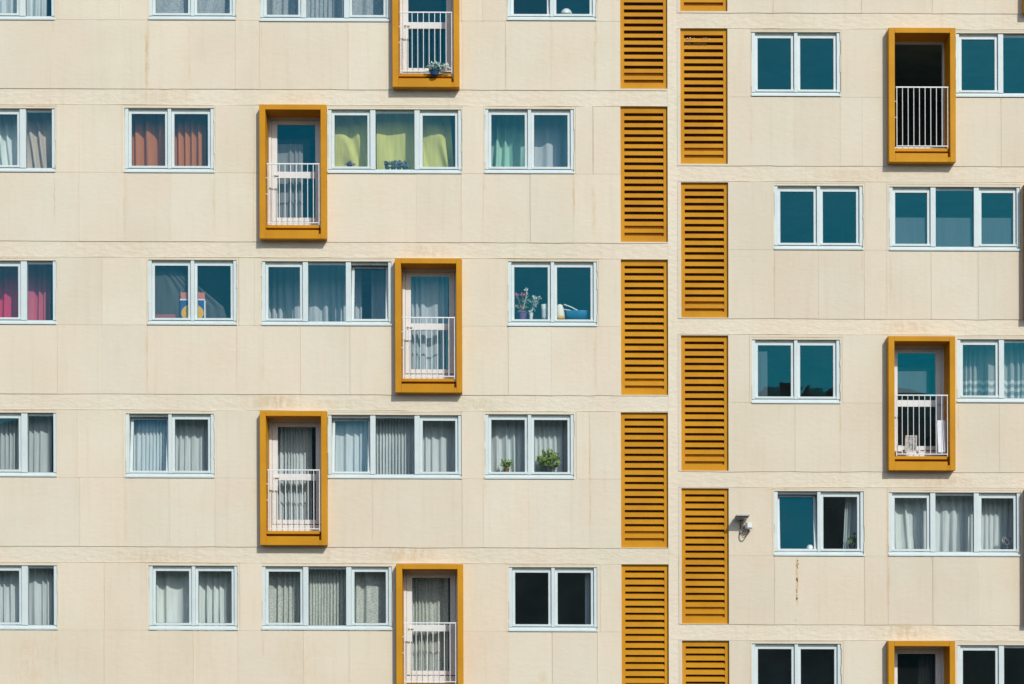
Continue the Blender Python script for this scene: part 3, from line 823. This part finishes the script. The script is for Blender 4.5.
def lathe_thing(name, label, cat, mx, ybase, d, prof, mat, n=18):
    b = spot(mx, ybase, d); m = MB(); m.lathe(b, [(r / S, z / S) for r, z in prof], n)
    return tag(m.build(name, mat, smooth=True), label, cat)
lathe_thing('bowl', 'upturned white bowl on the sill behind the top row dark window', 'bowl', 566.3, 15, .17, [(6, 0), (5.8, 2), (4.6, 4.2), (2.6, 5.8), (1.4, 6.2), (.3, 6.3)], CER)
lathe_thing('bowl', 'upturned white bowl at the foot of the tilted sash on the right', 'bowl', 810, 549.5, .14, [(4, 0), (3.8, 1.6), (3, 3.4), (1.6, 4.6), (.3, 4.9)], CER)
# white jug with handle, white kettle base, blue basket with sticks
j = empty('jug', spot(545, 320, .2), 'tall white jug on the sill next to the vase of white flowers', 'jug')
m = MB(); b = spot(545, 320, .2); m.lathe(b, [(3.0 / S, 0), (3.5 / S, 3 / S), (3.6 / S, 9 / S), (4.0 / S, 15.4 / S), (3.5 / S, 15.4 / S), (3 / S, 8 / S)], 16); m.build('body', CER, j, smooth=True)
m = MB(); m.tube([b + Vector(((3.4 + 2.6 * math.sin(a)) / S, 0, (8 - 4.6 * math.cos(a)) / S)) for a in [x * math.pi / 8 for x in range(9)]], .008, 6); m.build('handle', CER, j, smooth=True)
b = spot(559.5, 320, .2); k_ = empty('toy_lamb', b, 'white and yellow cloth bag slumped on the sill left of the blue basin', 'bag')
k_.name = 'cloth_bag'
q = random.Random(3); m = MB()
m.lathe(b, [(4.6 / S, 0), (5.3 / S, 3 / S), (4.9 / S, 8 / S), (4.2 / S, 12 / S), (3.2 / S, 14.6 / S), (1.2 / S, 15.5 / S)], 14)
m.v = [p + Vector((q.uniform(-.006, .006), q.uniform(-.006, .006), q.uniform(-.005, .005))) for p in m.v]
m.build('body', plain('white canvas', (.78, .76, .66, 1), .8, .1, 40), k_, smooth=True)
m = MB(); m.lathe(b + Vector((0, -.012, .0)), [(4.9 / S, 0), (5.4 / S, 1.2 / S), (5.45 / S, 3.0 / S), (5.2 / S, 3.6 / S)], 14); m.build('band', YEL, k_, smooth=True)
b = spot(578, 320.5, .24); t_ = empty('basin', b, 'blue plastic basin on the sill with white sticks leaning on it', 'basin')
m = MB(); n = 20
BL = plain('blue plastic', (.02, .17, .33, 1), .4, .1, 9)
for (rx, ry, z) in ((10, 4, 0), (12.5, 5, 6), (13.3, 5.3, 8.6), (13.3, 5.3, 9.4), (12.4, 4.8, 9.2), (9.5, 3.7, .8)):
    for j_ in range(n):
        a = 2 * math.pi * j_ / n; m.v.append(b + Vector((rx / S * math.cos(a), ry / S * math.sin(a), z / S)))
for kk in range(5):
    for j_ in range(n):
        a = kk * n + j_; c = kk * n + (j_ + 1) % n; m.f.append((a, c, c + n, a + n)); m.mi.append(0)
m.f.append(tuple(range(n - 1, -1, -1))); m.mi.append(0); m.f.append(tuple(5 * n + x for x in range(n))); m.mi.append(0)
m.build('body', BL, t_, smooth=True)
m = MB(); m.tube([spot(564, 304.4, .21), spot(571, 307, .2), spot(581, 312.4, .19)], .011, 8); tag(m.build('stick', CER), 'upper white stick lying across the blue basin', 'stick', 'white sticks')
m = MB(); m.tube([spot(563, 309.2, .19), spot(570, 310.4, .185), spot(577.5, 312.6, .18)], .009, 8); tag(m.build('stick', CER), 'lower white stick lying across the blue basin', 'stick', 'white sticks')
# toy box and book behind window C2
b = spot(192.5, 320.5, .17)
root = empty('toy_box', b, 'colourful cardboard box, salmon top, blue body with a yellow disc', 'box')
m = MB(); m.wbox(b + Vector((0, .03, 10.5 / S)), (12.3 / S, .03, 10.5 / S)); m.build('body', colm('blue card', 30, 85, 150), root, bevel=.004)
m = MB(); m.wbox(b + Vector((.0, .03, 24.6 / S)), (12.0 / S, .024, 3.6 / S)); m.wbox(b + Vector((-11.6 / S, .02, 27 / S)), (.01, .012, 2.2 / S)); m.build('top', colm('salmon card', 200, 120, 105), root, bevel=.003)
m = MB(); m.wbox(b + Vector((.0, -.002, 20.9 / S)), (12.5 / S, .004, .7 / S)); m.wbox(b + Vector((12.4 / S, .028, 11 / S)), (.6 / S, .034, 9 / S)); m.build('edge_strip', CER, root)
m = MB(); n = 28; cc = b + Vector((0, -.003, 7.6 / S))
fr = [cc + Vector((11.2 / S * math.cos(-2 * math.pi * x / n), 0, max(-7.2 / S, 8.8 / S * math.sin(-2 * math.pi * x / n)))) for x in range(n)]
m.face(fr[::-1], True); m.face([p + Vector((0, .002, 0)) for p in fr], True)
for x in range(n): m.face([fr[x], fr[(x + 1) % n], fr[(x + 1) % n] + Vector((0, .002, 0)), fr[x] + Vector((0, .002, 0))], True)
m.build('disc', YEL, root)
m = MB(); b = spot(165.5, 320, .2); m.wbox(b + Vector((0, 0, 2.6 / S)), (10.5 / S, .07, 2.4 / S)); tag(m.build('book', colm('brick red cover', 150, 90, 85), bevel=.004), 'brick red book lying on the sill left of the colourful box', 'book')
# balcony R3
b = spot(910.8, 451.6, .02); root = empty('picture_frame', b, 'small pale picture frame leaning on the floor of the right balcony', 'picture frame')
rot = Matrix.Rotation(math.radians(9), 3, 'X') @ Matrix.Rotation(math.radians(14), 3, 'Z'); m = MB(); hw, hh = 5.6 / S, 7.4 / S
for (cx_, cz_, wx, wz) in ((-hw, 0, .012, hh), (hw, 0, .012, hh), (0, hh, hw + .012, .012), (0, -hh, hw + .012, .012)):
    m.wbox(b + Vector((0, 0, hh + .012)) + rot @ Vector((cx_, 0, cz_)), (wx, .012, wz), rot)
m.build('frame', plain('pale wood', (.55, .50, .45, 1), .6, .15, 20), root)
m = MB(); m.wbox(b + Vector((0, .006, hh + .012)), (hw - .012, .004, hh - .012), rot); m.build('picture', plain('grey print', (.34, .35, .33, 1), .7, .5, 22), root)
m = MB(); b = spot(941.5, 453, .0); rot = Matrix.Rotation(math.radians(-4), 3, 'X'); m.wbox(b + Vector((0, 0, 16.5 / S)), (4.2 / S, .012, 16.3 / S), rot); m.wbox(b + Vector((2.6 / S, -.014, 16.5 / S)), (.5 / S, .004, 16.3 / S), rot)
tag(m.build('board', plain('white board', (.74, .76, .80, 1), .5, .06, 8), bevel=.004), 'white ribbed board standing upright at the right of the balcony door', 'board')
lathe_thing('cup', 'small white cup behind the bottom rail of the right balcony', 'cup', 918.3, 454.3, -.06, [(1.6, 0), (2.1, 2.4), (2.2, 3.8), (1.9, 3.8), (1.6, 1)], CER)
m = MB(); b = spot(896.5, 451.8, .05); m.wbox(b + Vector((0, 0, .05)), (5 / S, .05, .05)); m.wbox(b + Vector((.0, 0, .106)), (5.3 / S, .055, .006)); tag(m.build('box', CER, bevel=.006), 'low white lidded box on the balcony floor left of the picture frame', 'box')
# bird's nest in a louvre
b = spot(697, 39.6, .062); q = random.Random(11)
m = MB().mat(plain('twigs', (.20, .10, .05, 1), .9, .4, 60))
for x in range(90):
    p = spot(q.uniform(684.5, 706), q.uniform(43.0, 45.3), q.uniform(.045, .075)); a = Vector((q.uniform(-1, 1), q.uniform(-.3, .3), q.uniform(-.35, .35))) * .03
    m.tube([p - a, p + a], .003, 4)
m.mat(WHITEP)
for x in range(16):
    p = spot(q.choice((q.uniform(686, 696), q.uniform(703, 711))), q.uniform(37.5, 40), .045)
    for y in range(3): m.leaf(p, .022, q)
tag(m.build('bird_nest', None), 'untidy twig and feather nest in the top slots of a louvre', 'nest')

# ------------------------------------------------------------------ floodlight by the right louvre
GREY = plain('grey metal', (.30, .31, .31, 1), .45, .15, 25, metallic=.3); CABLE = plain('brown cable', (.14, .09, .06, 1), .7, .2, 30)
base = W(*UV(741.5, 526, 0), 0)
fl = empty('floodlight', base, 'small grey floodlight with a white sensor and looping cables on the wall', 'floodlight')
m = MB()
p0 = W(*UV(741.2, 519.5, -.01), -.01)
m.wbox(W(*UV(741.2, 521, 0), -.012), (.035, .012, .05)); m.tube([W(*UV(741.0, 519, -.02), -.02), W(*UV(741, 518, -.1), -.1), W(*UV(741.8, 517, -.16), -.16)], .016, 8); m.build('bracket', GREY, fl, bevel=.003)
m = MB(); rot = Matrix.Rotation(math.radians(-14), 3, 'X')
rot = Matrix.Rotation(math.radians(-5), 3, 'X')
c = W(*UV(742, 516.6, -.17), -.17)
m.wbox(c, (.122, .145, .012), rot); m.wbox(c + rot @ Vector((0, .02, -.022)), (.10, .11, .010), rot)
for x in (-.075, -.025, .025, .075): m.wbox(c + rot @ Vector((x, .0, .017)), (.006, .10, .005), rot)
m.build('lamp_head', GREY, fl, bevel=.004)
m = MB(); m.wbox(c + rot @ Vector((0, .02, -.035)), (.085, .095, .003), rot); m.build('lens', plain('frosted lens', (.35, .36, .34, 1), .25, .05), fl)
m = MB(); c2 = W(*UV(749.3, 525.3, -.09), -.09)
m.wbox(c2, (.042, .045, .046)); m.build('sensor', plain('white sensor', (.80, .83, .82, 1), .4, .04), fl, bevel=.008)
m = MB(); m.wbox(c2 + Vector((-.058, .01, -.004)), (.013, .035, .055)); m.wbox(c2 + Vector((.0, .0, -.058)), (.05, .05, .008)); m.tube([W(*UV(741.5, 526.5, -.02), -.02), c2 + Vector((-.04, .02, -.05))], .010, 6); m.build('sensor_bracket', GREY, fl)
m = MB()
def arc(pts, r=.006):
    P = [W(*UV(a, b_, d_), d_) for a, b_, d_ in pts]
    out = []
    for i in range(len(P) - 1):
        p_1 = P[max(i - 1, 0)]; p1 = P[i]; p2 = P[i + 1]; p3 = P[min(i + 2, len(P) - 1)]
        for s_ in range(6):
            t_2 = s_ / 6
            out.append(.5 * ((2 * p1) + (p2 - p_1) * t_2 + (2 * p_1 - 5 * p1 + 4 * p2 - p3) * t_2 ** 2 + (3 * p1 - p_1 - 3 * p2 + p3) * t_2 ** 3))
    out.append(P[-1]); m.tube(out, r, 6)
arc([(740.5, 521, -.02), (740.5, 527, -.03), (740, 533, -.03), (739.3, 537, -.02), (741, 540.8, -.02), (744, 539.5, -.03), (747, 535, -.05), (749, 531, -.07)])
arc([(741, 524, -.02), (741.5, 531, -.03), (744, 536, -.03), (746.5, 535, -.05), (748.5, 529.5, -.07)])
arc([(746, 529.5, -.06), (743, 531.5, -.03), (740, 534, -.02), (741, 529, -.02)], .005)
m.build('cable', CABLE, fl, smooth=True)

# ------------------------------------------------------------------ ground, hills and the block across the street (mirrored in the glass)
def tagk(o, kind): o['kind'] = kind; return o
def grid_mesh(name, x0, x1, y0, y1, nx, ny, fn, mat):
    me = bpy.data.meshes.new(name); vv, ff = [], []
    for j in range(ny + 1):
        for i in range(nx + 1):
            x = x0 + (x1 - x0) * i / nx; y = y0 + (y1 - y0) * j / ny; vv.append((x, y, fn(x, y)))
    for j in range(ny):
        for i in range(nx):
            a = j * (nx + 1) + i; ff.append((a, a + 1, a + nx + 2, a + nx + 1))
    me.from_pydata(vv, [], ff); me.materials.append(mat)
    me.polygons.foreach_set('use_smooth', [True] * len(ff)); o = bpy.data.objects.new(name, me); COL.objects.link(o); return o
asph = plain('asphalt and paving', (.09, .088, .082, 1), .9, .3, .6, bump=.2)
tagk(grid_mesh('ground', -2500, 2500, -2500, 400, 20, 20, lambda x, y: 0.0, asph), 'structure')
wood = NT('wooded hillside'); p = wood.pos()
wood.link(wood.mix(wood.ramp(wood.noise(p, .25, 6, .7), .35, .65), (.09, .13, .09, 1), (.16, .20, .13, 1)), wood.bsdf.inputs['Base Color']); wood.bsdf.inputs['Roughness'].default_value = .95
def hz(x, y):
    a = math.sin(x * .021 + 1) * 3 + math.sin(x * .057 + 2) * 1.6 + math.sin(x * .19) * .7 + math.sin(x * .47 + 1.3) * .45
    t_ = max(0, min(1, (-y - 118) / 55)); return -1 + t_ * t_ * (3 - 2 * t_) * (38.3 + a)
tagk(grid_mesh('hills', -600, 600, -420, -115, 420, 60, hz, wood.m), 'structure')

ob = empty('opposite_building', (20, -106, 0), 'dark flat-roofed block with three chimneys across the street, seen only mirrored in window glass', 'building')
def wbuild(name, boxes, mat):
    m = MB()
    for c, h in boxes: m.wbox(c, h)
    return m.build(name, mat, ob)
GREYW = plain('grey render', (.16, .17, .165, 1), .9, .2, .6); TILE = plain('dark roof felt', (.06, .065, .065, 1), .9, .2, 1)
wbuild('wall', [((20, -106, 13.6), (7, 6, 13.6))], GREYW); wbuild('roof', [((20, -106, 27.5), (7.3, 6.3, .3))], TILE)
for cx_, hw_, top_ in ((18.85, .42, 28.85), (20.3, .20, 28.5), (22.4, .28, 28.2)):
    wbuild('chimney', [((cx_, -101.5, (27.81 + top_) / 2), (hw_, .5, (top_ - 27.81) / 2)), ((cx_, -101.5, top_ + .09), (hw_ + .1, .6, .09))], TILE)
for zf in (4, 8, 12, 16, 20, 24):
    for xf in (15, 17.5, 20, 22.5, 25): wbuild('window', [((xf, -99.99, zf), (.6, .03, .75))], M['room'])

# ------------------------------------------------------------------ camera, sun, sky
cam = bpy.data.cameras.new('camera'); co = bpy.data.objects.new('camera', cam); COL.objects.link(co)
co.location = ((CX - 512) / S, -DIST, Z0 + (684 - CY) / S); co.rotation_euler = (math.pi / 2, 0, 0)
cam.sensor_width = 36; cam.lens = 36 * DIST / (1024 / S)
cam.shift_x = (512 - CX) / 1024; cam.shift_y = (CY - 342) / 1024
cam.clip_end = 6000; sc.camera = co

SUN = Vector((.5, -1, .8)).normalized()
sl = bpy.data.lights.new('sun', 'SUN'); so = bpy.data.objects.new('sun', sl); COL.objects.link(so)
sl.energy = 3.0; sl.angle = math.radians(.5); sl.color = (1, .965, .90)
so.rotation_euler = SUN.to_track_quat('Z', 'Y').to_euler(); so.location = (20, -40, 50)
w = bpy.data.worlds.new('World'); sc.world = w; w.use_nodes = True
nt = w.node_tree; bg = nt.nodes['Background']
sky = nt.nodes.new('ShaderNodeTexSky'); sky.sky_type = 'NISHITA'; sky.sun_disc = False
sky.sun_elevation = math.asin(SUN.z); sky.sun_rotation = math.atan2(SUN.x, SUN.y)
nt.links.new(sky.outputs[0], bg.inputs[0]); bg.inputs[1].default_value = .15
sc.view_settings.view_transform = 'Standard'; sc.view_settings.look = 'None'; sc.view_settings.exposure = 0; sc.view_settings.gamma = 1
sc.view_settings.use_curve_mapping = False
sc.cycles.use_denoising = True; sc.cycles.max_bounces = 8; sc.cycles.diffuse_bounces = 3; sc.cycles.transparent_max_bounces = 12
sc.cycles.caustics_reflective = False
